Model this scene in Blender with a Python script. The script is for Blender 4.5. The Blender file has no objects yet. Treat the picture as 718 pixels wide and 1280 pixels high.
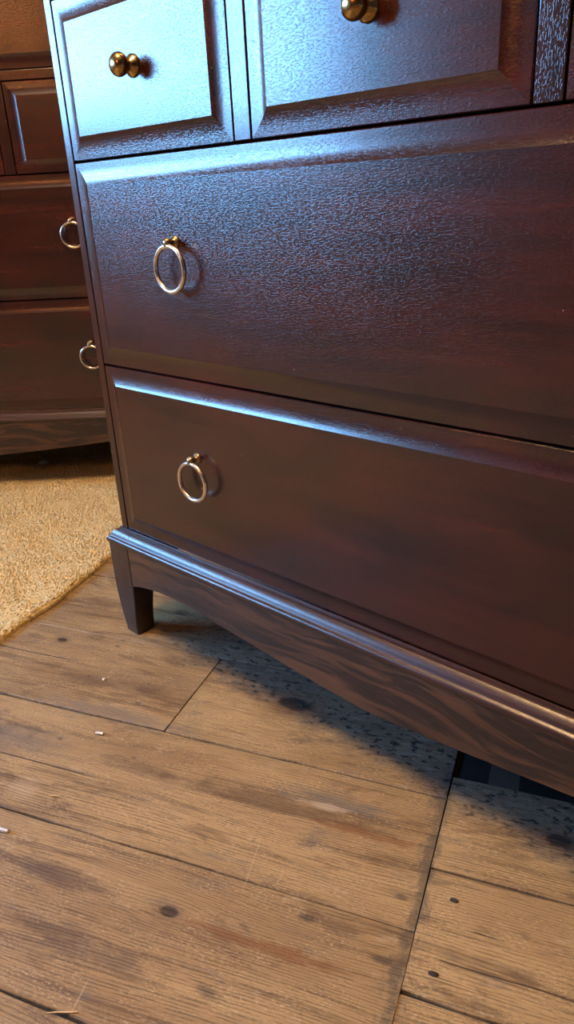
import bpy, bmesh, math, random
import numpy as np
from mathutils import Vector, Matrix
random.seed(7); rng = np.random.default_rng(7)
SC = bpy.context.scene
COL = SC.collection
ZF = 0.1575                    # height of the plinth top above the floor
TH = math.radians(21.1)        # heading of the floor boards (room axes u, v)
CU, SU = math.cos(TH), math.sin(TH)
def UV(u, v, z=0.0): return Vector((u*CU - v*SU, u*SU + v*CU, z))

# ------------------------------------------------------------------ camera
cam = bpy.data.cameras.new('camera'); camo = bpy.data.objects.new('camera', cam); COL.objects.link(camo)
cam.sensor_fit = 'VERTICAL'; cam.sensor_height = 36.0; cam.sensor_width = 36.0
cam.lens = 917.135/1280*36.0; cam.clip_start = 0.02
xr, yu, zf = Vector((.73955, .67134, -.04871)), Vector((-.23269, .32289, .91738)), Vector((-.6316, .66712, -.39501))
m = Matrix.Identity(4)
for i in range(3): m[i][0], m[i][1], m[i][2] = xr[i], yu[i], -zf[i]
m.translation = Vector((.7668, -.49336, .38928 + ZF)); camo.matrix_world = m
SC.camera = camo
# ------------------------------------------------------------------ world, daylight, exposure
W = bpy.data.worlds.new('world'); SC.world = W; W.use_nodes = True
W.node_tree.nodes['Background'].inputs[0].default_value = (.42, .68, 1.0, 1); W.node_tree.nodes['Background'].inputs[1].default_value = 1.6
SC.view_settings.view_transform = 'Standard'; SC.view_settings.look = 'None'
SC.view_settings.gamma = 1.0; SC.view_settings.use_curve_mapping = False
SC.view_settings.exposure = 0.0
WIN = dict(u=-2.25, v0=-1.70, v1=-0.10, z0=0.80, z1=1.55)
la = bpy.data.lights.new('window_daylight', 'AREA'); la.shape = 'RECTANGLE'
la.size = 1.66; la.size_y = .85; la.energy = 300; la.color = (.22, .52, 1.0)
lo = bpy.data.objects.new('window_daylight', la); COL.objects.link(lo)
lo.location = UV(WIN['u']-.16, (WIN['v0']+WIN['v1'])/2, (WIN['z0']+WIN['z1'])/2)
lo.rotation_euler = (math.radians(90), 0, TH - math.radians(90))
LANTERN = dict(pos=(.22, -.62), z=2.02, r=.20, strength=74.0, color=(1.0, .62, .28))

# ------------------------------------------------------------------ node helpers
class NT:
    def __init__(s, name):
        s.mat = bpy.data.materials.new(name); s.mat.use_nodes = True
        s.t = s.mat.node_tree; s.p = s.t.nodes['Principled BSDF']
    def node(s, typ, ins=None, **props):
        n = s.t.nodes.new(typ)
        for k, v in props.items(): setattr(n, k, v)
        for k, v in (ins or {}).items(): s.set(n.inputs[k], v)
        return n
    def set(s, sock, v):
        if isinstance(v, V): s.t.links.new(v.o, sock)
        elif isinstance(v, bpy.types.NodeSocket): s.t.links.new(v, sock)
        else:
            if isinstance(v, (tuple, list)) and len(v) == 3 and sock.type == 'RGBA': v = (*v, 1)
            sock.default_value = v
    def math(s, op, a, b=None, c=None, clamp=False):
        n = s.t.nodes.new('ShaderNodeMath'); n.operation = op; n.use_clamp = clamp
        for i, x in enumerate((a, b, c)):
            if x is not None: s.set(n.inputs[i], x)
        return V(s, n.outputs[0])
    def xyz(s, x, y, z):
        n = s.node('ShaderNodeCombineXYZ', {0: x, 1: y, 2: z}); return V(s, n.outputs[0])
    def sep(s, vec):
        n = s.node('ShaderNodeSeparateXYZ', {0: vec}); return [V(s, o) for o in n.outputs]
    def noise(s, vec, scale=1.0, detail=3.0, rough=.55, dist=0.0, col=False):
        n = s.node('ShaderNodeTexNoise', {'Vector': vec, 'Scale': scale, 'Detail': detail, 'Roughness': rough, 'Distortion': dist})
        return V(s, n.outputs['Color' if col else 'Fac'])
    def voro(s, vec, scale):
        n = s.node('ShaderNodeTexVoronoi', {'Vector': vec, 'Scale': scale})
        return V(s, n.outputs['Distance']), V(s, n.outputs['Color'])
    def step(s, x, a, b):      # smoothstep a..b -> 0..1
        n = s.node('ShaderNodeMapRange', {0: x, 1: a, 2: b, 3: 0.0, 4: 1.0}, interpolation_type='SMOOTHSTEP')
        return V(s, n.outputs[0])
    def mix(s, f, a, b, mode='MIX'):
        n = s.node('ShaderNodeMix', None, data_type='RGBA', blend_type=mode)
        s.set(n.inputs[0], f); s.set(n.inputs[6], a); s.set(n.inputs[7], b); return V(s, n.outputs[2])
    def bump(s, h, strength, dist, normal=None):
        ins = {'Height': h, 'Strength': strength, 'Distance': dist}
        if normal is not None: ins['Normal'] = normal
        return V(s, s.node('ShaderNodeBump', ins).outputs[0])
    def coords(s): return V(s, s.node('ShaderNodeTexCoord').outputs['Object'])
    def rnd(s): return V(s, s.node('ShaderNodeObjectInfo').outputs['Random'])
    def out(s, **kw):
        for k, v in kw.items(): s.set(s.p.inputs[k.replace('_', ' ')], v)
        return s.mat
class V:
    def __init__(s, nt, o): s.nt, s.o = nt, o
    def __add__(s, b): return s.nt.math('ADD', s, b)
    __radd__ = __add__
    def __mul__(s, b): return s.nt.math('MULTIPLY', s, b)
    __rmul__ = __mul__
    def __sub__(s, b): return s.nt.math('SUBTRACT', s, b)
    def __rsub__(s, b): return s.nt.math('SUBTRACT', b, s)
    def __truediv__(s, b): return s.nt.math('DIVIDE', s, b)
    def __pow__(s, b): return s.nt.math('POWER', s, b)
    def sin(s): return s.nt.math('SINE', s)
    def sqrt(s): return s.nt.math('SQRT', s)
    def exp(s): return s.nt.math('EXPONENT', s)
    def clamp(s): return s.nt.math('ADD', s, 0.0, clamp=True)
    def gt(s, b): return s.nt.math('GREATER_THAN', s, b)

def plain(name, col, rough=.6, metal=0.0, nscale=30, namp=.15, spec=.5):
    n = NT(name); c = n.coords(); f = n.noise(c, nscale, 4)
    a = tuple(x*(1-namp) for x in col); b = tuple(min(1, x*(1+namp)) for x in col)
    return n.out(Base_Color=n.mix(f, a, b), Roughness=rough, Metallic=metal, Specular_IOR_Level=spec)

# ------------------------------------------------------------------ materials
def mahogany(name, axis='x', figure=0.0, dark=(.0110, .0036, .0036), light=(.055, .0088, .0056), rough=.155):
    n = NT(name); x, y, z = n.sep(n.coords())
    g, a, b = (x, z, y) if axis == 'x' else ((z, x, y) if axis == 'z' else (y, z, x))
    warp = n.noise(n.xyz(g*5.0, a*9.0, b*9.0), 1.0, 2)
    aw = a + warp*(.012 + figure*.05)
    st = n.noise(n.xyz(g*3.0, aw*62.0, b*40.0), 1.0, 5, .6)
    blot = n.noise(n.xyz(g*7.0, a*16.0, b*10.0), 1.0, 3, .5, .6)
    f = n.step(st*.6 + blot*.5, .33, .78)
    col = n.mix(f, dark, light)
    if figure:
        wv = n.noise(n.xyz(g*9.0, aw*95.0, b*20.0), 1.0, 4, .6, .4)
        col = n.mix(n.step(wv, .46, .57)*figure, col, (.012, .006, .005))
    pore = n.noise(n.xyz(g*270.0, a*900.0, b*900.0), 1.0, 2, .6)
    pm = n.noise(n.xyz(g*16.0, a*50.0, b*50.0), 1.0, 2)
    fine = n.noise(n.xyz(g*26.0, a*420.0, b*420.0), 1.0, 3, .6)
    col = n.mix(n.step(fine, .50, .72)*.45, col, (.010, .004, .004))
    d, cc = n.voro(n.xyz(x, y, z), 62.0)
    cr = n.sep(cc)[0]
    speck = n.math('LESS_THAN', d, .035)*cr.gt(.90)
    col = n.mix(speck*.55, col, (.45, .40, .38))
    r = rough + n.noise(n.xyz(g*12.0, a*12.0, b*12.0), 1.0, 3)*.07 + pore*.05
    nm = n.bump(n.step(pore, .50, .62)*n.step(pm, .05, .3) + fine*.08, .30, .00015)
    return n.out(Base_Color=col, Roughness=r, Normal=nm, Specular_IOR_Level=.65)
MAH = mahogany('mahogany_veneer')
MAHV = mahogany('mahogany_upright', 'z')
MAHY = mahogany('mahogany_side', 'y')
MAHA = mahogany('mahogany_figured_apron', 'x', figure=.92, dark=(.040, .016, .008), light=(.110, .044, .020), rough=.30)
MAHM = mahogany('mahogany_moulding', 'x', dark=(.014, .006, .005), light=(.050, .015, .010), rough=.24)
MAHD = mahogany('mahogany_leg', 'z', dark=(.014, .007, .006), light=(.040, .017, .012), rough=.30)
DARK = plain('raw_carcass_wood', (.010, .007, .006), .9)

def brass(name, col, rough):
    n = NT(name); c = n.coords(); f = n.noise(c, 260, 3); g = n.noise(c, 900, 2)
    return n.out(Base_Color=n.mix(n.step(f, .35, .75)*.6, col, tuple(x*.45 for x in col)), Metallic=1.0, Roughness=rough + g*.12)
BRASS_K = brass('aged_brass_knob', (.42, .28, .12), .14)
BRASS_R = brass('worn_brass_ring', (.74, .68, .60), .17)
BRASS_D = brass('dull_brass_mount', (.40, .29, .17), .24)

def boards():
    n = NT('worn_pine_boards'); u, v, z = n.sep(n.coords()); rn = n.rnd()
    KN = [(.2680, -.0880, .0165, 1.0), (.2640, -.3767, .0075, .90), (-.0868, -.0558, .0065, .9), (.040, .058, .011, .5), (.566, -.197, .010, .95)]
    # old marks of the boards: (u, v, half length, half width, strength, colour)
    BR, RE, GR, PU, PA, BK = (.100, .056, .028), (.165, .068, .022), (.120, .112, .104), (.085, .054, .036), (.50, .40, .27), (.030, .024, .020)
    MARKS = [(.150, -.378, .060, .011, .85, PU), (.205, -.430, .065, .016, .70, PU), (.360, -.380, .090, .0060, .85, RE), (.300, -.238, .120, .013, .75, BR),
             (.355, -.218, .060, .012, .60, GR), (.395, -.246, .060, .0055, .80, RE), (.350, -.226, .032, .0050, .70, PA), (.376, -.345, .009, .0045, .85, BK), (.444, -.360, .012, .0040, .80, BK),
             (.444, -.300, .012, .0040, .70, BK), (.070, -.168, .110, .013, .55, GR), (.005, -.122, .055, .013, .65, BR), (.090, -.116, .040, .012, .55, BR), (-.02, -.238, .10, .022, .50, GR),
             (.150, -.236, .060, .010, .70, BR), (.500, -.337, .08, .0060, .45, BR), (.325, -.428, .012, .0060, .65, BK), (.545, -.340, .020, .0030, .7, BR), (.05, -.300, .02, .016, .35, PA), (.11, -.448, .06, .010, .5, BR)]
    CRACKS = [(-.30, .118, -.2638, .0007), (-.32, -.03, -.0925, .0006), (.50, .535, -.3130, .0006), (.48, .62, -.3450, .0005)]
    en = n.noise(n.xyz(u*34.0, v*85.0, 2.0), 1.0, 5, .72)
    en2 = n.noise(n.xyz(u*90, v*90, 0), 1.0, 2)
    defl = kmask = kring = None
    for ku, kv, kr, st in KN:
        du = (u - ku)*(1/(kr*3.6)); dv = (v - kv)*(1/(kr*1.7))
        dd = (v - kv)*((0.0 - (du*du + dv*dv)).exp())*(-.62)
        defl = dd if defl is None else defl + dd
        ru = (u - ku)*(1/(kr*1.35)); rv = (v - kv)*(1/(kr*.75))
        rad = (ru*ru + rv*rv).sqrt() + en2*.5 - .25
        k = (1.0 - n.step(rad, .65, 1.10))*st
        kmask = k if kmask is None else n.math('MAXIMUM', kmask, k)
        kh = (1.0 - n.step(rad, .8, 2.6))*st
        kring = kh if kring is None else n.math('MAXIMUM', kring, kh)
    n1 = n.noise(n.xyz(u*1.7, v*7.0, rn*19), 1.0, 2)
    n2 = n.noise(n.xyz(u*11.0, v*34.0, rn*7), 1.0, 2)
    w = v + defl + n1*.050 + n2*.0030 + rn*13.0
    # annual rings: narrow dark lines, irregular spacing
    sp = n.noise(n.xyz(u*.4, w*30.0, 3.0), 1.0, 2)
    line = (((w*2150.0 + sp*30.0).sin())*.5 + .5)**1.6
    brk = n.noise(n.xyz(u*34.0, w*420.0, 1.0), 1.0, 4, .70)
    line = line*n.step(brk, .40, .57)
    amp = n.step(n.noise(n.xyz(u*2.6, w*11.0, 8.0), 1.0, 2), .30, .62)
    fib = n.noise(n.xyz(u*75.0, w*1700.0, 0.0), 1.0, 3, .7)
    strk = n.noise(n.xyz(u*4.2, w*75.0, 5.0), 1.0, 6, .68)
    tone = n.noise(n.xyz(u*3.2, v*12.0, rn*31), 1.0, 4, .6)
    base = n.mix(n.step(tone, .30, .70), (.215, .130, .055), (.415, .286, .132))
    base = n.mix(n.step(rn, .0, 1.0)*.30, base, (.250, .165, .084))
    col = n.mix(line*(amp*.40 + .26), base, (.048, .026, .013))
    col = n.mix(n.step(fib, .46, .70)*.36, col, (.44, .31, .165))
    col = n.mix(n.step(strk, .50, .66)*.70, col, (.092, .048, .022))
    pt = n.noise(n.xyz(u*9.5, v*30.0, rn*11 + 2.0), 1.0, 6, .72, .5)
    col = n.mix(n.step(pt, .53, .64)*.62, col, (.105, .058, .028))
    rd = n.noise(n.xyz(u*2.4, w*20.0, rn*5 + 9.0), 1.0, 3, .55)
    col = n.mix(n.step(rd, .60, .74)*.45, col, (.200, .085, .030))
    gy = n.noise(n.xyz(u*16.0, v*52.0, rn*3 + 4.0), 1.0, 6, .75)
    col = n.mix(n.step(gy, .56, .68)*.50, col, (.125, .110, .098))
    pale = n.noise(n.xyz(u*30.0, v*95.0, 6.0), 1.0, 5, .75)
    col = n.mix(n.step(pale, .58, .68)*.50, col, (.45, .345, .215))
    fk = n.noise(n.xyz(u*260.0, v*620.0, 7.0), 1.0, 3, .7); fk2 = n.noise(n.xyz(u*22.0, v*46.0, 4.0), 1.0, 2)
    col = n.mix(n.step(fk, .54, .66)*n.step(fk2, .35, .65)*.60, col, (.56, .44, .27))
    col = n.mix((1.0 - n.step(fk, .32, .44))*n.step(fk2, .30, .6)*.60, col, (.060, .040, .024))
    for mu, mv_, lu, lv, st, mc in MARKS:
        ru = (u - mu)*(1/lu); rv = (v - mv_ + (n1 - .5)*.006)*(1/lv)
        k = 1.0 - n.step((ru*ru + rv*rv).sqrt() + (en - .5)*2.6, .35, 1.15)
        col = n.mix(k*st*.85, col, mc)
    ck = None
    for ua, ub, vc, hw in CRACKS:
        k = (1.0 - n.step(n.math('ABSOLUTE', v - vc + (n2 - .5)*.007), hw*.6, hw*1.6))*n.step(u, ua, ua+.01)*(1.0 - n.step(u, ub-.03, ub))
        ck = k if ck is None else n.math('MAXIMUM', ck, k)
    col = n.mix(ck*.85, col, (.030, .022, .018))
    # dirt packed along the long cross joint
    dj = n.noise(n.xyz(u*60.0, v*34.0, 1.0), 1.0, 5, .75)
    ej = 1.0 - n.step(n.math('ABSOLUTE', u - .4585) + (dj - .5)*.075, -.004, .012)
    col = n.mix(ej*.72, col, (.070, .058, .046))
    # grey grime plus the near chest's shade painted in, back from its front
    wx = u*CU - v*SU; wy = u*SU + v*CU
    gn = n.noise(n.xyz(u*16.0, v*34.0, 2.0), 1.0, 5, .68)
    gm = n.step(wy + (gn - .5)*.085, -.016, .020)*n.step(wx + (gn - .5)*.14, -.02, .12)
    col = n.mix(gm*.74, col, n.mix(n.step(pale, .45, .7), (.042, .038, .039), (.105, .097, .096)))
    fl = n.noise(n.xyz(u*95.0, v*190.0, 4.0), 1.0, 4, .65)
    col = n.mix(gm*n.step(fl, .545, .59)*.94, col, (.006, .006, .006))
    # scattered dents and nail stains
    d, cc = n.voro(n.xyz(u*22.0, v*44.0, rn*40), 1.0); cr = n.sep(cc)[0]
    dot = (1.0 - n.step(d + (gy - .5)*.4, .02, .12))*cr.gt(.82)
    col = n.mix(dot*.70, col, (.060, .044, .034))
    col = n.mix(kring*.50, col, (.12, .062, .032))
    col = n.mix(kmask*.95, col, (.016, .010, .009))
    # pale scratches across the boards
    sc_ = n.noise(n.xyz(u*240.0 + v*30.0, v*5.0, 3.0), 1.0, 1)
    scm = n.step(sc_, .74, .79)*n.step(n.noise(n.xyz(u*9.0, v*9.0, 8.0), 1.0, 2), .50, .62)
    col = n.mix(scm*.35, col, (.55, .43, .28))
    h = fk*.5 + line*(-.55) + strk*(-.6) + pt*.3 + brk*.6 + fib*.3 - dot*.8 - kmask*.6 - ck*1.5 - gm*n.step(fl, .55, .63)*1.2
    nm = n.bump(h, .7, .0009)
    return n.out(Base_Color=col, Roughness=.48 + brk*.18 + gm*.15 - strk*.08, Normal=nm, Specular_IOR_Level=.40)
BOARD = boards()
SUB = plain('floor_void_dust', (.022, .017, .013), .95)
def slate():
    n = NT('black_hearth_slate'); c = n.coords(); a = n.noise(c, 14, 5, .65); b = n.noise(c, 120, 3)
    col = n.mix(n.step(a, .35, .75), (.004, .0045, .005), (.012, .013, .014))
    return n.out(Base_Color=col, Roughness=.85 + b*.1, Specular_IOR_Level=.15, Normal=n.bump(a + b*.3, .4, .002))
SLATE = slate()
def rugm():
    n = NT('straw_yellow_wool'); x, y, z = n.sep(n.coords())
    f = n.noise(n.xyz(x*190, y*190, 0), 1.0, 2); g = n.noise(n.xyz(x*7, y*9, 0), 1.0, 4, .6)
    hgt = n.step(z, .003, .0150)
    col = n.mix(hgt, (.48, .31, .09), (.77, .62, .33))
    col = n.mix(n.step(f, .4, .75)*.55, col, (.86, .77, .56))
    col = n.mix(n.step(g, .52, .72)*.40, col, (.64, .46, .19))
    return n.out(Base_Color=col, Roughness=.9, Specular_IOR_Level=.15)
RUG = rugm()
PLASTER = plain('cream_plaster', (.66, .60, .50), .85, nscale=5, namp=.05)
PANEL = plain('brown_wallpaper', (.050, .033, .024), .8, nscale=9, namp=.12)
CEIL = plain('white_ceiling', (.62, .58, .50), .9, nscale=4, namp=.03)
PAINT = plain('white_gloss_paint', (.66, .64, .58), .35, nscale=6, namp=.04)
STEEL = plain('bright_steel', (.80, .80, .82), .38, .8)
IRON = plain('rusty_iron', (.030, .023, .019), .8, .0, 300, .4)
STRAW = plain('dry_straw', (.62, .46, .25), .7, nscale=200)
CHAR = plain('black_splinter', (.012, .010, .009), .6, nscale=200)
DUST = plain('grey_dust_fluff', (.30, .31, .32), .95, nscale=300, namp=.4)
CRUMB = plain('white_plaster_crumb', (.78, .76, .72), .9)
def paper():
    n = NT('glowing_paper_shade'); f = n.noise(n.coords(), 40, 3)
    return n.out(Base_Color=n.mix(f, (.8, .7, .5), (.9, .8, .62)), Roughness=.8, Emission_Color=LANTERN['color'], Emission_Strength=LANTERN['strength'])
PAPER = paper()
def shadem():
    n = NT('glowing_amber_shade'); f = n.noise(n.coords(), 60, 3)
    return n.out(Base_Color=n.mix(f, (.7, .45, .2), (.8, .55, .28)), Roughness=.9, Emission_Color=(1.0, .36, .09), Emission_Strength=11.0)
SHADE = shadem()
def glassm():
    n = NT('window_glass'); t = n.t
    tr = n.node('ShaderNodeBsdfTransparent', {0: (.93, .97, .98, 1)}); gl = n.node('ShaderNodeBsdfGlossy', {'Roughness': .03})
    wv = n.noise(n.coords(), 3, 1); fr = n.node('ShaderNodeFresnel', {0: 1.45})
    mx = n.node('ShaderNodeMixShader', {0: V(n, fr.outputs[0])*(wv*.1 + .9), 1: tr.outputs[0], 2: gl.outputs[0]})
    t.links.new(mx.outputs[0], t.nodes['Material Output'].inputs[0]); return n.mat
GLASS = glassm()

# ------------------------------------------------------------------ object helpers
def link(name, me, mat=None, parent=None):
    o = bpy.data.objects.new(name, me); COL.objects.link(o)
    if mat: me.materials.append(mat)
    if parent: o.parent = parent
    return o
def tag(o, label=None, cat=None, group=None, kind=None):
    for k, v in (('label', label), ('category', cat), ('group', group), ('kind', kind)):
        if v: o[k] = v
    return o
def empty(name, loc=(0, 0, 0), rz=0, **kw):
    o = bpy.data.objects.new(name, None); COL.objects.link(o); o.location = loc; o.rotation_euler = (0, 0, rz); o.empty_display_size = .05
    return tag(o, **kw)
def frombm(name, bm, mat, parent=None, smooth=None):
    bmesh.ops.recalc_face_normals(bm, faces=bm.faces)
    if smooth is not None:
        for f in bm.faces: f.smooth = True
        for e in bm.edges:
            if len(e.link_faces) == 2 and e.calc_face_angle(0) > math.radians(smooth): e.smooth = False
    me = bpy.data.meshes.new(name); bm.to_mesh(me); bm.free()
    return link(name, me, mat, parent)
def box(bm, lo, hi, bev=0):
    r = bmesh.ops.create_cube(bm, size=1.0)
    vs = r['verts']
    for v in vs: v.co = Vector([(lo[i]+hi[i])/2 + v.co[i]*(hi[i]-lo[i]) for i in range(3)])
    if bev:
        es = list({e for v in vs for e in v.link_edges})
        bmesh.ops.bevel(bm, geom=es, offset=bev, segments=2, affect='EDGES', profile=.5)
def boxo(name, lo, hi, mat, parent=None, bev=.001):
    bm = bmesh.new(); box(bm, lo, hi, bev); return frombm(name, bm, mat, parent, 20 if bev else None)
def lathe(bm, prof, M=Matrix.Identity(4), seg=28):   # prof: (radius, height) about local z
    rings = []
    for r, h in prof:
        if r < 1e-6: rings.append([bm.verts.new(M @ Vector((0, 0, h)))])
        else: rings.append([bm.verts.new(M @ Vector((r*math.cos(2*math.pi*i/seg), r*math.sin(2*math.pi*i/seg), h))) for i in range(seg)])
    for a, b in zip(rings, rings[1:]):
        for i in range(seg):
            j = (i+1) % seg
            if len(a) == 1 and len(b) == 1: continue
            if len(a) == 1: bm.faces.new((a[0], b[i], b[j]))
            elif len(b) == 1: bm.faces.new((a[i], a[j], b[0]))
            else: bm.faces.new((a[i], a[j], b[j], b[i]))
def prism(bm, pts, fn):          # closed polygon pts -> fn(p, 0/1) gives the two ends
    a = [bm.verts.new(fn(p, 0)) for p in pts]; b = [bm.verts.new(fn(p, 1)) for p in pts]
    n = len(pts)
    for i in range(n): bm.faces.new((a[i], a[(i+1) % n], b[(i+1) % n], b[i]))
    bm.faces.new(a); bm.faces.new(b[::-1])

# ------------------------------------------------------------------ the room
U0, U1, V0, V1, HC = -2.25, 1.9, -3.0, 1.15, 2.45
def struct(name, boxes, mat, bev=0):
    bm = bmesh.new()
    for lo, hi in boxes: box(bm, lo, hi, bev)
    o = frombm(name, bm, mat); o.rotation_euler = (0, 0, TH); return tag(o, kind='structure')
T = .14
floor = struct('floor', [((U0-T, V0-T, -.10), (U1+T, V1+T, -.0045))], SUB)
wl = WIN
struct('wall_left', [((U0-T, V0-T, -.02), (U0, wl['v0'], HC)), ((U0-T, wl['v1'], -.02), (U0, V1+T, HC)),
                     ((U0-T, wl['v0'], -.02), (U0, wl['v1'], wl['z0'])), ((U0-T, wl['v0'], wl['z1']), (U0, wl['v1'], HC))], PLASTER)
struct('wall_back', [((U0, V1, -.02), (U1, V1+T, HC))], PANEL)
struct('wall_right', [((U1, V0-T, -.02), (U1+T, V1+T, HC))], PANEL)
struct('wall_front', [((U0, V0-T, -.02), (U1, V0, HC))], PANEL)
struct('ceiling', [((U0-T, V0-T, HC), (U1+T, V1+T, HC+.1))], CEIL)
struct('baseboard_left', [((U0, V0, 0), (U0+.018, V1, .15))], PAINT, .004)
struct('baseboard_back', [((U0+.018, V1-.018, 0), (U1-.018, V1, .15))], PAINT, .004)
struct('baseboard_right', [((U1-.018, V0, 0), (U1, V1, .15))], PAINT, .004)
struct('baseboard_front', [((U0+.018, V0, 0), (U1-.018, V0+.018, .15))], PAINT, .004)
win = empty('window_1', UV(U0, 0, 0), TH); tag(win, kind='structure')
def wb(name, lo, hi, mat=PAINT, parent=None, bev=.003): return boxo(name, lo, hi, mat, parent or win, bev)
a, b, z0, z1 = wl['v0'], wl['v1'], wl['z0'], wl['z1']
fr = None
bm = bmesh.new()
for lo, hi in (((-.10, a, z0), (-.03, a+.05, z1)), ((-.10, b-.05, z0), (-.03, b, z1)), ((-.10, a+.05, z0), (-.03, b-.05, z0+.06)), ((-.10, a+.05, z1-.05), (-.03, b-.05, z1))): box(bm, lo, hi, .003)
frame = frombm('window_frame', bm, PAINT, win, 40)
mv = (a+b)/2; mz = (z0+z1)/2
wb('glazing_bar', (-.085, mv-.013, z0+.06), (-.045, mv+.013, z1-.05))
wb('glazing_bar', (-.085, a+.05, mz-.018), (-.045, mv-.013, mz+.018)); wb('glazing_bar', (-.085, mv+.013, mz-.018), (-.045, b-.05, mz+.018))
for va, vb in ((a+.05, mv-.013), (mv+.013, b-.05)):
    for za, zb in ((z0+.06, mz-.018), (mz+.018, z1-.05)):
        wb('pane', (-.067, va-.004, za-.004), (-.063, vb+.004, zb+.004), GLASS, None, 0)
wb('window_sill', (-.03, a-.05, z0-.035), (.12, b+.05, z0))

# ------------------------------------------------------------------ floor boards
def board(u0, u1, v0, v1, name='plank', mat=None, jit=.0008, top=0.0, g=.0010, seg=.045):
    n = max(2, int((u1-u0)/seg)); bm = bmesh.new(); rows = []
    for i in range(n+1):
        u = u0 + g*.55 + (u1-u0-1.1*g)*i/n
        endd = .0006 if i in (0, n) else 0
        j0 = random.uniform(-jit, jit); j1 = random.uniform(-jit, jit)
        p = [(v0+g+j0, -.022), (v0+g+j0, -.0014), (v0+g+j0+.0010, -endd), (v1-g+j1-.0010, -endd), (v1-g+j1, -.0014), (v1-g+j1, -.022)]
        rows.append([bm.verts.new((u + (random.uniform(-jit, jit) if i in (0, n) else 0), vv, top+zz)) for vv, zz in p])
    for r0, r1 in zip(rows, rows[1:]):
        for k in range(5): bm.faces.new((r0[k], r0[k+1], r1[k+1], r1[k]))
    bm.faces.new(rows[0]); bm.faces.new(rows[-1][::-1])
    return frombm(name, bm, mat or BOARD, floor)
UF = .4615                     # the long cross joint
tops = [-.0004, .0, -.0009, .0003, -.0006]
# boards on the rug side of the cross joint, 15 cm wide
k = 0; v = -.0280 + .15*7
while v > V0:
    va, vb = max(v-.15, V0), min(v, V1)
    if vb - va > .01:
        cuts = [U0, UF]
        if abs(v + .028) < .01: cuts = [U0, -1.15, .144, UF]
        elif vb > -.5: cuts = [U0, -1.2 - .2*((k*7) % 4), UF]
        else: cuts = [U0, -1.5 + .31*((k*5) % 5), UF]
        if v > .25: cuts = [U0, -.95 - .3*(k % 2), UF]
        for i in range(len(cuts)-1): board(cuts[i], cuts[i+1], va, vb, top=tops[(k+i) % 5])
    v -= .15; k += 1
# narrower boards on the other side
HV = -.1456; v = HV; k = 0
while v > V0:
    va, vb = max(v-.1162, V0), v
    if vb - va > .01:
        cuts = [UF, U1] if vb > -.7 else [UF, UF + .5 + .25*((k*3) % 4), U1]
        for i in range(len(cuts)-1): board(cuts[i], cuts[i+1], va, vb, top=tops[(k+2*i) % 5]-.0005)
    v -= .1162; k += 1
# dark slate hearth under the near chest, boards beyond it
su = [UF, .500, .80, 1.10, 1.40]
for i in range(4): board(su[i], su[i+1], HV, .42, 'hearth_slab', SLATE, .0004, -.004, .0012, .2)
v = V1
while v > .43:
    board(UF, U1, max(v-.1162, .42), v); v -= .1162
v = .42
while v > HV + .01:
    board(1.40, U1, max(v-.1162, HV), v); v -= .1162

# ------------------------------------------------------------------ chest of drawers
TW, DW, PITCH = .0122, .2487, .2690     # side thickness, small drawer width, small drawer pitch
CW = 2*TW + 3*DW + 2*(PITCH-DW)         # carcass width
CD = .455
ZS = [0.0, .2159, .4335, .5800, .5960, .8120, 1.0280]
COVE = [(0, .018), (0, .0012), (.0008, .0001)] + [(.0008 + .0212*k_/9, -.0034*(k_/9)**3.0) for k_ in range(2, 10)]
def drawer_front(x0, x1, z0, z1, parent):
    bm = bmesh.new(); rings = []; g = .0009
    x0 += g; x1 -= g; z0 += g*1.1; z1 -= g*1.1
    for d, y in COVE:
        rings.append([bm.verts.new((x, y, z)) for x, z in ((x0+d, z0+d), (x1-d, z0+d), (x1-d, z1-d), (x0+d, z1-d))])
    for a_, b_ in zip(rings, rings[1:]):
        for i in range(4): bm.faces.new((a_[i], a_[(i+1) % 4], b_[(i+1) % 4], b_[i]))
    bm.faces.new(rings[-1]); bm.faces.new(rings[0][::-1])
    bmesh.ops.recalc_face_normals(bm, faces=bm.faces)
    for f in bm.faces: f.smooth = True
    for e in bm.edges:
        if e.calc_face_angle(0) > math.radians(24): e.smooth = False
    for a_, b_ in zip(rings, rings[1:]):
        for i in range(4):
            e = bm.edges.get((a_[i], b_[i]))
            if e: e.smooth = False
    for i in range(4): bm.edges.get((rings[-1][i], rings[-1][(i+1) % 4])).smooth = False
    me = bpy.data.meshes.new('drawer'); bm.to_mesh(me); bm.free()
    return link('drawer', me, MAH, parent)
FY = -.0034                              # face of the raised drawer field
def knob(x, z, parent):
    M = Matrix.Translation((x, FY, z)) @ Matrix.Rotation(math.radians(90), 4, 'X')
    bm = bmesh.new()
    lathe(bm, [(0, 0), (.0098, 0), (.0098, .0012), (.0086, .0030), (.0058, .0050), (.0049, .0068), (.0049, .0080), (.0066, .0092), (.0088, .0112), (.0100, .0140), (.0102, .0162), (.0094, .0190), (.0074, .0213), (.0044, .0228), (0, .0233)], M, 36)
    return frombm('knob', bm, BRASS_K, parent, 60)
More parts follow.
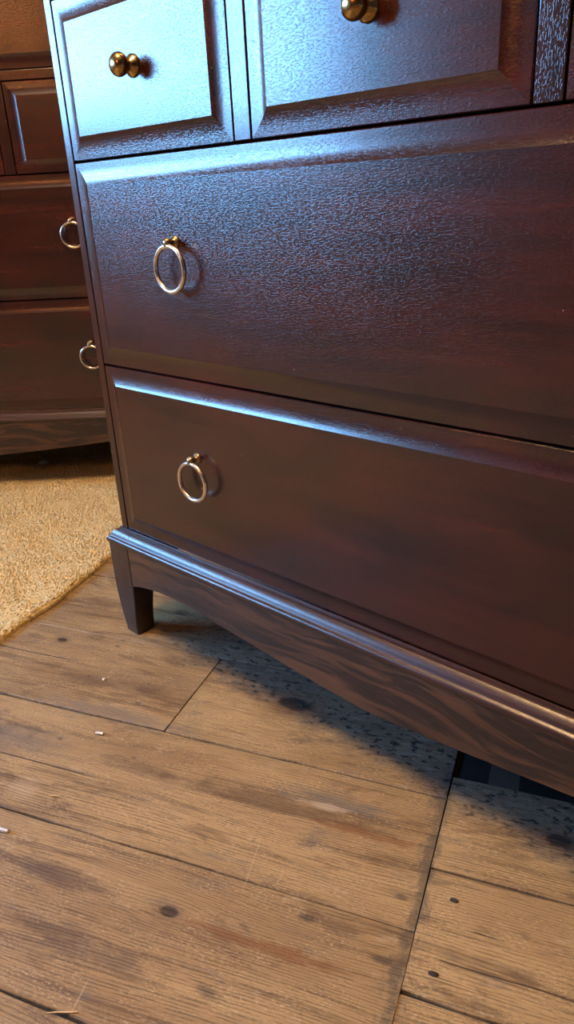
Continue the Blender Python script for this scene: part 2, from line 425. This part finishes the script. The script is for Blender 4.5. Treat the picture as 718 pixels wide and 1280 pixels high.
def ring_pull(x, z, parent, tilt=0.0):   # z: height of the mount
    M = Matrix.Translation((x, FY, z)) @ Matrix.Rotation(math.radians(90), 4, 'X')
    bm = bmesh.new()
    lathe(bm, [(0, 0), (.0062, 0), (.0062, .0014), (.0050, .0026), (.0034, .0034), (.0032, .0062), (.0040, .0072), (.0048, .0092), (.0049, .0104), (.0042, .0126), (.0025, .0140), (0, .0145)], M, 24)
    mo = frombm('pull_mount', bm, BRASS_D, parent, 60)
    bm = bmesh.new(); R_, r_ = .0215, .0024; n, k = 56, 12
    cx, cy, cz = x + .0008, FY - .0112, z - .0028
    vs = []
    for i in range(n):
        t = 2*math.pi*i/n
        for j in range(k):
            p = 2*math.pi*j/k; q = Vector(((R_ + r_*math.cos(p))*math.sin(t), r_*math.sin(p), -R_ + (R_ + r_*math.cos(p))*math.cos(t)))
            q = Matrix.Rotation(tilt, 3, 'X') @ q
            vs.append(bm.verts.new((cx+q.x, cy+q.y, cz+q.z)))
    for i in range(n):
        for j in range(k):
            bm.faces.new((vs[i*k+j], vs[((i+1) % n)*k+j], vs[((i+1) % n)*k+(j+1) % k], vs[i*k+(j+1) % k]))
    frombm('pull_ring', bm, BRASS_R, parent, 80)
    return mo
# moulding section: (outward distance, height)
MOULD = [(0, -.020), (0, 0), (.0010, .0007), (.0024, .0005), (.0030, -.0008), (.0033, -.0024), (.0052, -.0026), (.0060, -.0022), (.0072, -.0028), (.0100, -.0056), (.0116, -.0080), (.0124, -.0104), (.0130, -.0112), (.0146, -.0118), (.0160, -.0130), (.0167, -.0150), (.0167, -.0172), (.0160, -.0192), (.0150, -.0200)]
def moulding_front(x0, x1, m0, m1, parent):      # m0/m1: mitre at that end
    bm = bmesh.new()
    prism(bm, MOULD, lambda p, e: Vector(((x0 - (p[0] if m0 else 0)) if e == 0 else (x1 + (p[0] if m1 else 0)), -p[0], p[1])))
    return frombm('plinth_moulding', bm, MAHM, parent, 35)
def moulding_side(sx, xe, parent):
    bm = bmesh.new()
    prism(bm, MOULD, lambda p, e: Vector((xe + sx*p[0], -p[0] if e == 0 else CD, p[1])))
    return frombm('plinth_moulding', bm, MAHM, parent, 35)
def curve(pts, n=10):
    out = []
    for i in range(len(pts)-1):
        p0, p1, p2, p3 = pts[max(i-1, 0)], pts[i], pts[i+1], pts[min(i+2, len(pts)-1)]
        for k_ in range(n):
            t = k_/n
            out.append(tuple(.5*((2*p1[c]) + (-p0[c]+p2[c])*t + (2*p0[c]-5*p1[c]+4*p2[c]-p3[c])*t*t + (-p0[c]+3*p1[c]-3*p2[c]+p3[c])*t**3) for c in (0, 1)))
    out.append(pts[-1]); return out
def leg(cx, cy, sx, sy, parent):
    # sx, sy: which way is outwards; the top is 42 mm square, tapering inside and out
    prof = [(-.0195, .0150, .0257, .0205), (-.0765, .0148, .0257, .0200), (-.095, .0143, .0238, .0188), (-.120, .0128, .0196, .0180), (-.140, .0113, .0160, .0185), (-ZF+.002, .0099, .0142, .0195), (-ZF, .0090, .0132, .0185)]
    bm = bmesh.new(); rings = []
    for z, o, i_, dd_ in prof:
        a0, a1 = -o, i_
        ch = .0012
        sq = [(a0+ch, a0), (a1-ch, a0), (a1, a0+ch), (a1, dd_-ch), (a1-ch, dd_), (a0+ch, dd_), (a0, dd_-ch), (a0, a0+ch)]
        rings.append([bm.verts.new((cx - sx*p, cy - sy*q, z)) for p, q in sq])
    for a_, b_ in zip(rings, rings[1:]):
        for i in range(8): bm.faces.new((a_[i], a_[(i+1) % 8], b_[(i+1) % 8], b_[i]))
    bm.faces.new(rings[0]); bm.faces.new(rings[-1][::-1])
    return frombm('leg', bm, MAHD, parent, 30)
def apron_poly(x0, x1, half):
    c = curve(half, 6); w = x1 - x0
    left = [(x0 + x, z) for x, z in c]; right = [(x1 - x, z) for x, z in reversed(c[:-1])]
    return [(x0, -.0195)] + left + right + [(x1, -.0195)]
def make_chest(loc, rz, label, group, tilts):
    t = empty('chest_of_drawers', loc, rz, label=label, cat='chest', group=group)
    for xa, xb in ((0, TW), (CW-TW, CW)): boxo('side_panel', (xa, -.0005, 0), (xb, CD, ZS[-1]), MAHV, t, .0012)
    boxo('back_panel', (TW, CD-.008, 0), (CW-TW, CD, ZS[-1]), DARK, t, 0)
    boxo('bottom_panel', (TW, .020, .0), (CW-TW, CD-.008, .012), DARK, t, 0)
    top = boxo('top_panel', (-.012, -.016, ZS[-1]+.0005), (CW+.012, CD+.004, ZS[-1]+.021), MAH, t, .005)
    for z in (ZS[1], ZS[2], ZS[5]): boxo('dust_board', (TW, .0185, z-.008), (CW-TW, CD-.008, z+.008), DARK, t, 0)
    boxo('rail', (TW, 0, ZS[3]+.0006), (CW-TW, .03, ZS[4]-.0006), MAH, t, .0008)
    for i in (0, 1):
        xs = TW + DW + i*PITCH; boxo('stile', (xs+.0005, -.0002, ZS[2]+.001), (xs + PITCH-DW-.0003, .03, ZS[3]-.0005), MAHV, t, .0008)
    for za, zb in ((ZS[0], ZS[1]), (ZS[1], ZS[2]), (ZS[4], ZS[5]), (ZS[5], ZS[6])):
        d = drawer_front(TW, CW-TW, za, zb, t); zm = za + (.1300 if za < .5 else .163) + (.0075 if za > .1 and za < .5 else 0)
        ring_pull(.1720, zm, d, tilts[0]); ring_pull(CW-.1720, zm, d, tilts[1])
    for i in range(3):
        xs = TW + i*PITCH; d = drawer_front(xs, xs+DW, ZS[2], ZS[3], t); knob(xs+DW/2, .5068, d)
    JX = .0258
    moulding_front(0, JX-.0002, True, False, t); moulding_front(JX+.0002, CW-JX-.0002, False, False, t); moulding_front(CW-JX+.0002, CW, False, True, t)
    moulding_side(-1, 0, t); moulding_side(1, CW, t)
    for cx, sx in ((0, 1), (CW, -1)):
        leg(cx, 0, -sx, -1, t); leg(cx, CD, -sx, 1, t)
    # shaped front apron, flush between the legs, with a drop in the middle
    half = [(0, -.0752), (.016, -.0706), (.043, -.0662), (.073, -.0637), (.115, -.0644), (.174, -.0703), (.242, -.0768), (.304, -.0828), (CW/2-.0258, -.0880)]
    bm = bmesh.new(); pl = apron_poly(.0258, CW-.0258, half)
    prism(bm, pl, lambda p, e: Vector((p[0], -.0142 if e == 0 else .006, p[1]))); frombm('apron', bm, MAHA, t, 30)
    for xe, sx in ((0, -1), (CW, 1)):
        bm = bmesh.new(); hs = [(0, -.0752), (.03, -.066), (.08, -.062), (.15, -.060), ((CD-.0516)/2, -.060)]
        prism(bm, apron_poly(.0258, CD-.0258, hs), lambda p, e: Vector((xe + sx*(.0142 if e == 0 else -.006), p[0], p[1]))); frombm('apron', bm, MAHA, t, 30)
    return t
make_chest((0, 0, ZF), 0, 'dark mahogany chest of drawers standing with its feet on bare floorboards', None, (0.0, .02))
A2 = math.radians(40); P2 = Vector((-.987, -.0985))
make_chest((P2.x, P2.y, ZF+.0142), A2, 'dark mahogany chest of drawers standing on the yellow rug', None, (.03, .01))

# ------------------------------------------------------------------ yellow rug
def make_rug():
    ua, ub, va, vb = -2.05, -.163, -1.35, 1.04
    t = empty('rug', (0, 0, 0), TH, label='thick straw-yellow wool rug lying on the floorboards', cat='rug')
    def edge(v): return ub + .004*math.sin(v*9.0) + .003*math.sin(v*23.0+1) + .0015*math.sin(v*61)
    bm = bmesh.new(); n = 200
    rows = []
    for i in range(n+1):
        v = va + (vb-va)*i/n; e = edge(v)
        rows.append([bm.verts.new(p) for p in ((ua, v, .0005), (ua, v, .0070), (e-.008, v, .0074), (e-.001, v, .0045), (e, v, .0005))])
    for a_, b_ in zip(rows, rows[1:]):
        for k_ in range(4): bm.faces.new((a_[k_], a_[k_+1], b_[k_+1], b_[k_]))
        bm.faces.new((a_[4], a_[0], b_[0], b_[4]))
    bm.faces.new(rows[0]); bm.faces.new(rows[-1][::-1])
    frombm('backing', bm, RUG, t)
    # woolly tufts: little leaning three-sided spikes with a bent tip
    def tufts(u_lo, u_hi, v_lo, v_hi, sp):
        gu, gv = np.meshgrid(np.arange(u_lo, u_hi, sp), np.arange(v_lo, v_hi, sp)); p = np.stack([gu.ravel(), gv.ravel()], 1)
        p += rng.uniform(-.5, .5, p.shape)*sp
        e = ub + .004*np.sin(p[:, 1]*9) + .003*np.sin(p[:, 1]*23+1) + .0015*np.sin(p[:, 1]*61)
        return p[p[:, 0] < e - .0015], sp
    packs = [tufts(-.95, ub+.01, -.35, .70, .0043), tufts(ua, -.95, va, vb, .0062), tufts(-.95, ub+.01, va, -.35, .0055), tufts(-.95, ub+.01, .70, vb, .0062)]
    VV, FF, off = [], [], 0
    for p, sp in packs:
        N = len(p); s = sp/.0043
        ang = rng.uniform(0, 2*np.pi, N); lean = rng.uniform(.15, 1.0, N)*.0042*s**.5; h = rng.uniform(.0032, .0062, N)
        h *= .80 + .35*np.sin(p[:, 0]*48 + 2*np.sin(p[:, 1]*31))*np.sin(p[:, 1]*41)
        r = rng.uniform(.0013, .0022, N)*s; a0 = rng.uniform(0, 6.28, N)
        lv = []
        for hh, rr, ll in ((0, 1.0, 0), (.62, .85, .5)):
            for k_ in range(3):
                aa = a0 + k_*2.094
                lv.append(np.stack([p[:, 0] + np.cos(ang)*lean*ll + np.cos(aa)*r*rr, p[:, 1] + np.sin(ang)*lean*ll + np.sin(aa)*r*rr, .0062 + h*hh], 1))
        lv.append(np.stack([p[:, 0] + np.cos(ang)*lean*1.5, p[:, 1] + np.sin(ang)*lean*1.5, .0062 + h], 1))
        vv = np.stack(lv, 1).reshape(-1, 3); VV.append(vv)
        b = off + np.arange(N)[:, None]*7
        for tri in ((0, 1, 4), (0, 4, 3), (1, 2, 5), (1, 5, 4), (2, 0, 3), (2, 3, 5), (3, 4, 6), (4, 5, 6), (5, 3, 6)): FF.append(b + np.array(tri)[None])
        off += N*7
    VV = np.concatenate(VV); FF = np.concatenate(FF)
    me = bpy.data.meshes.new('pile'); me.vertices.add(len(VV)); me.vertices.foreach_set('co', VV.astype(np.float32).ravel())
    me.loops.add(FF.size); me.loops.foreach_set('vertex_index', FF.astype(np.int32).ravel())
    me.polygons.add(len(FF)); me.polygons.foreach_set('loop_start', np.arange(0, FF.size, 3, dtype=np.int32)); me.update(calc_edges=True)
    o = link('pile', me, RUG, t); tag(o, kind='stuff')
make_rug()

# ------------------------------------------------------------------ paper lantern (warm room light)
def lantern():
    x, y = LANTERN['pos']; z = LANTERN['z']; r = LANTERN['r']
    t = empty('pendant_lamp', (x, y, HC), 0, label='round paper lantern hanging from the ceiling on a cord', cat='lamp')
    bm = bmesh.new(); prof = []
    for i in range(33):
        a_ = math.radians(-80 + 160*i/32); rr = r*math.cos(a_)*(1 + (.006 if i % 2 else -.006)); prof.append((rr, r*.9*math.sin(a_)))
    lathe(bm, prof, Matrix.Translation((0, 0, z-HC)), 40); frombm('lamp_shade', bm, PAPER, t, 60)
    bm = bmesh.new(); lathe(bm, [(0, z-HC+r*.86), (.0035, z-HC+r*.86), (.0035, -.02), (0, -.02)], seg=10); frombm('cord', bm, PAINT, t, 60)
    bm = bmesh.new(); lathe(bm, [(0, -.03), (.02, -.03), (.045, -.012), (.05, 0), (0, 0)], seg=24); frombm('ceiling_rose', bm, PAINT, t, 40)
lantern()

def floor_lamp(x, y):
    t = empty('floor_lamp', (x, y, 0), 0, label='brass standard lamp with an amber drum shade on the bare boards', cat='lamp')
    bm = bmesh.new(); lathe(bm, [(0, 0), (.14, 0), (.14, .012), (.12, .022), (.03, .03), (.012, .05), (0, .05)], seg=36); frombm('base', bm, BRASS_D, t, 40)
    bm = bmesh.new(); lathe(bm, [(0, .045), (.010, .045), (.010, 1.22), (.016, 1.23), (.016, 1.28), (0, 1.28)], seg=16); frombm('pole', bm, BRASS_D, t, 40)
    bm = bmesh.new(); lathe(bm, [(.175, 1.20), (.145, 1.48), (.142, 1.48), (.172, 1.20), (.175, 1.20)], seg=40); frombm('lamp_shade', bm, SHADE, t, 50)
    bm = bmesh.new()
    for k_ in range(3):
        c_, s_ = math.cos(k_*2.094), math.sin(k_*2.094)
        prism(bm, [(-.002, -.002), (.002, -.002), (.002, .002), (-.002, .002)], lambda p, e: Vector(((0 if e == 0 else .170)*c_ - p[0]*s_, (0 if e == 0 else .170)*s_ + p[0]*c_, 1.235 + p[1])))
    frombm('shade_ring', bm, BRASS_D, t)
floor_lamp(.30, -1.95)

# ------------------------------------------------------------------ small things on the floor
def rod(name, u, v, L, r, head, mat, label, cat, lift=0.0, z=0.0, seg=8, tip=.6, group=None):
    bm = bmesh.new(); n = 5
    rings = []
    for i in range(n+1):
        s = -L/2 + L*i/n; rr = r*(1 - (1-tip)*abs(i-n/2)/(n/2)); bend = .012*L*math.sin(i*1.1)
        rings.append([bm.verts.new((s, bend + rr*math.cos(2*math.pi*j/seg), rr*math.sin(2*math.pi*j/seg) + (s+L/2)*lift)) for j in range(seg)])
    for a_, b_ in zip(rings, rings[1:]):
        for j in range(seg): bm.faces.new((a_[j], a_[(j+1) % seg], b_[(j+1) % seg], b_[j]))
    bm.faces.new(rings[0]); bm.faces.new(rings[-1][::-1])
    o = frombm(name, bm, mat, None, 50); o.location = UV(u, v, r*.9 + z); o.rotation_euler = (0, 0, TH + math.radians(head))
    return tag(o, label, cat, group)
rod('metal_pin', .0774, -.2057, .0095, .0020, 8, STEEL, 'short bright metal pin on the floorboard level with the butt joint', 'pin', tip=.85)
rod('metal_pin', .0675, -.3535, .0140, .0023, 4, STEEL, 'bright metal pin just beside the long gap between two floorboards', 'pin', tip=.85)
rod('straw_fragment', .0870, -.2998, .0120, .0006, 18, STRAW, 'tiny pale straw lying on a floorboard', 'straw')
rod('straw_fragment', .2304, -.4773, .0230, .0007, 22, STRAW, 'longer pale straw lying across the gap between floorboards', 'straw')
rod('wood_splinter', .2786, -.0950, .0170, .0009, -52, CHAR, 'thin black splinter sticking up beside the large dark knot', 'splinter', lift=.55, tip=.4)
rod('wood_splinter', .1540, -.0554, .0100, .0017, -8, CHAR, 'stubby black splinter lying next to the butt joint', 'splinter', tip=.5)
rod('wood_splinter', .1420, .0420, .0110, .0011, 55, CHAR, 'small black splinter under the curved apron of the chest', 'splinter', tip=.5)
def nail(u, v, label):
    bm = bmesh.new(); lathe(bm, [(0, -.004), (.0014, -.004), (.0032, -.0003), (.0036, .0004), (.0030, .0010), (0, .0012)], seg=10)
    for w_ in bm.verts: w_.co.x *= 1.1; w_.co.y *= .62; w_.co.x += random.uniform(-.0006, .0006)
    o = frombm('nail_head', bm, IRON, None, 40); o.location = UV(u, v, -.0006); o.rotation_euler = (0, 0, TH); tag(o, label, 'nail', 'old nails in the floorboards')
nail(.4866, -.2896, 'rusty nail head in a narrow floorboard, the one nearer the dark hearth')
nail(.4822, -.3580, 'rusty nail head in a narrow floorboard, the one farther from the dark hearth')
def crumb(u, v, r, mat, name, label, cat, z=0.0):
    bm = bmesh.new(); bmesh.ops.create_icosphere(bm, subdivisions=2, radius=r)
    for w_ in bm.verts: w_.co *= random.uniform(.75, 1.15); w_.co.z *= .7
    o = frombm(name, bm, mat); o.location = UV(u, v, r*.5+z); o.rotation_euler = (0, 0, random.uniform(0, 6)); return tag(o, label, cat)
crumb(.0226, -.1169, .0022, CRUMB, 'plaster_crumb', 'tiny white crumb on the worn floorboard beside the rug', 'crumb')
crumb(-.581, .540, .011, DUST, 'dust_clump', 'grey clump of dust on the rug under the chest edge', 'dust', .0085)
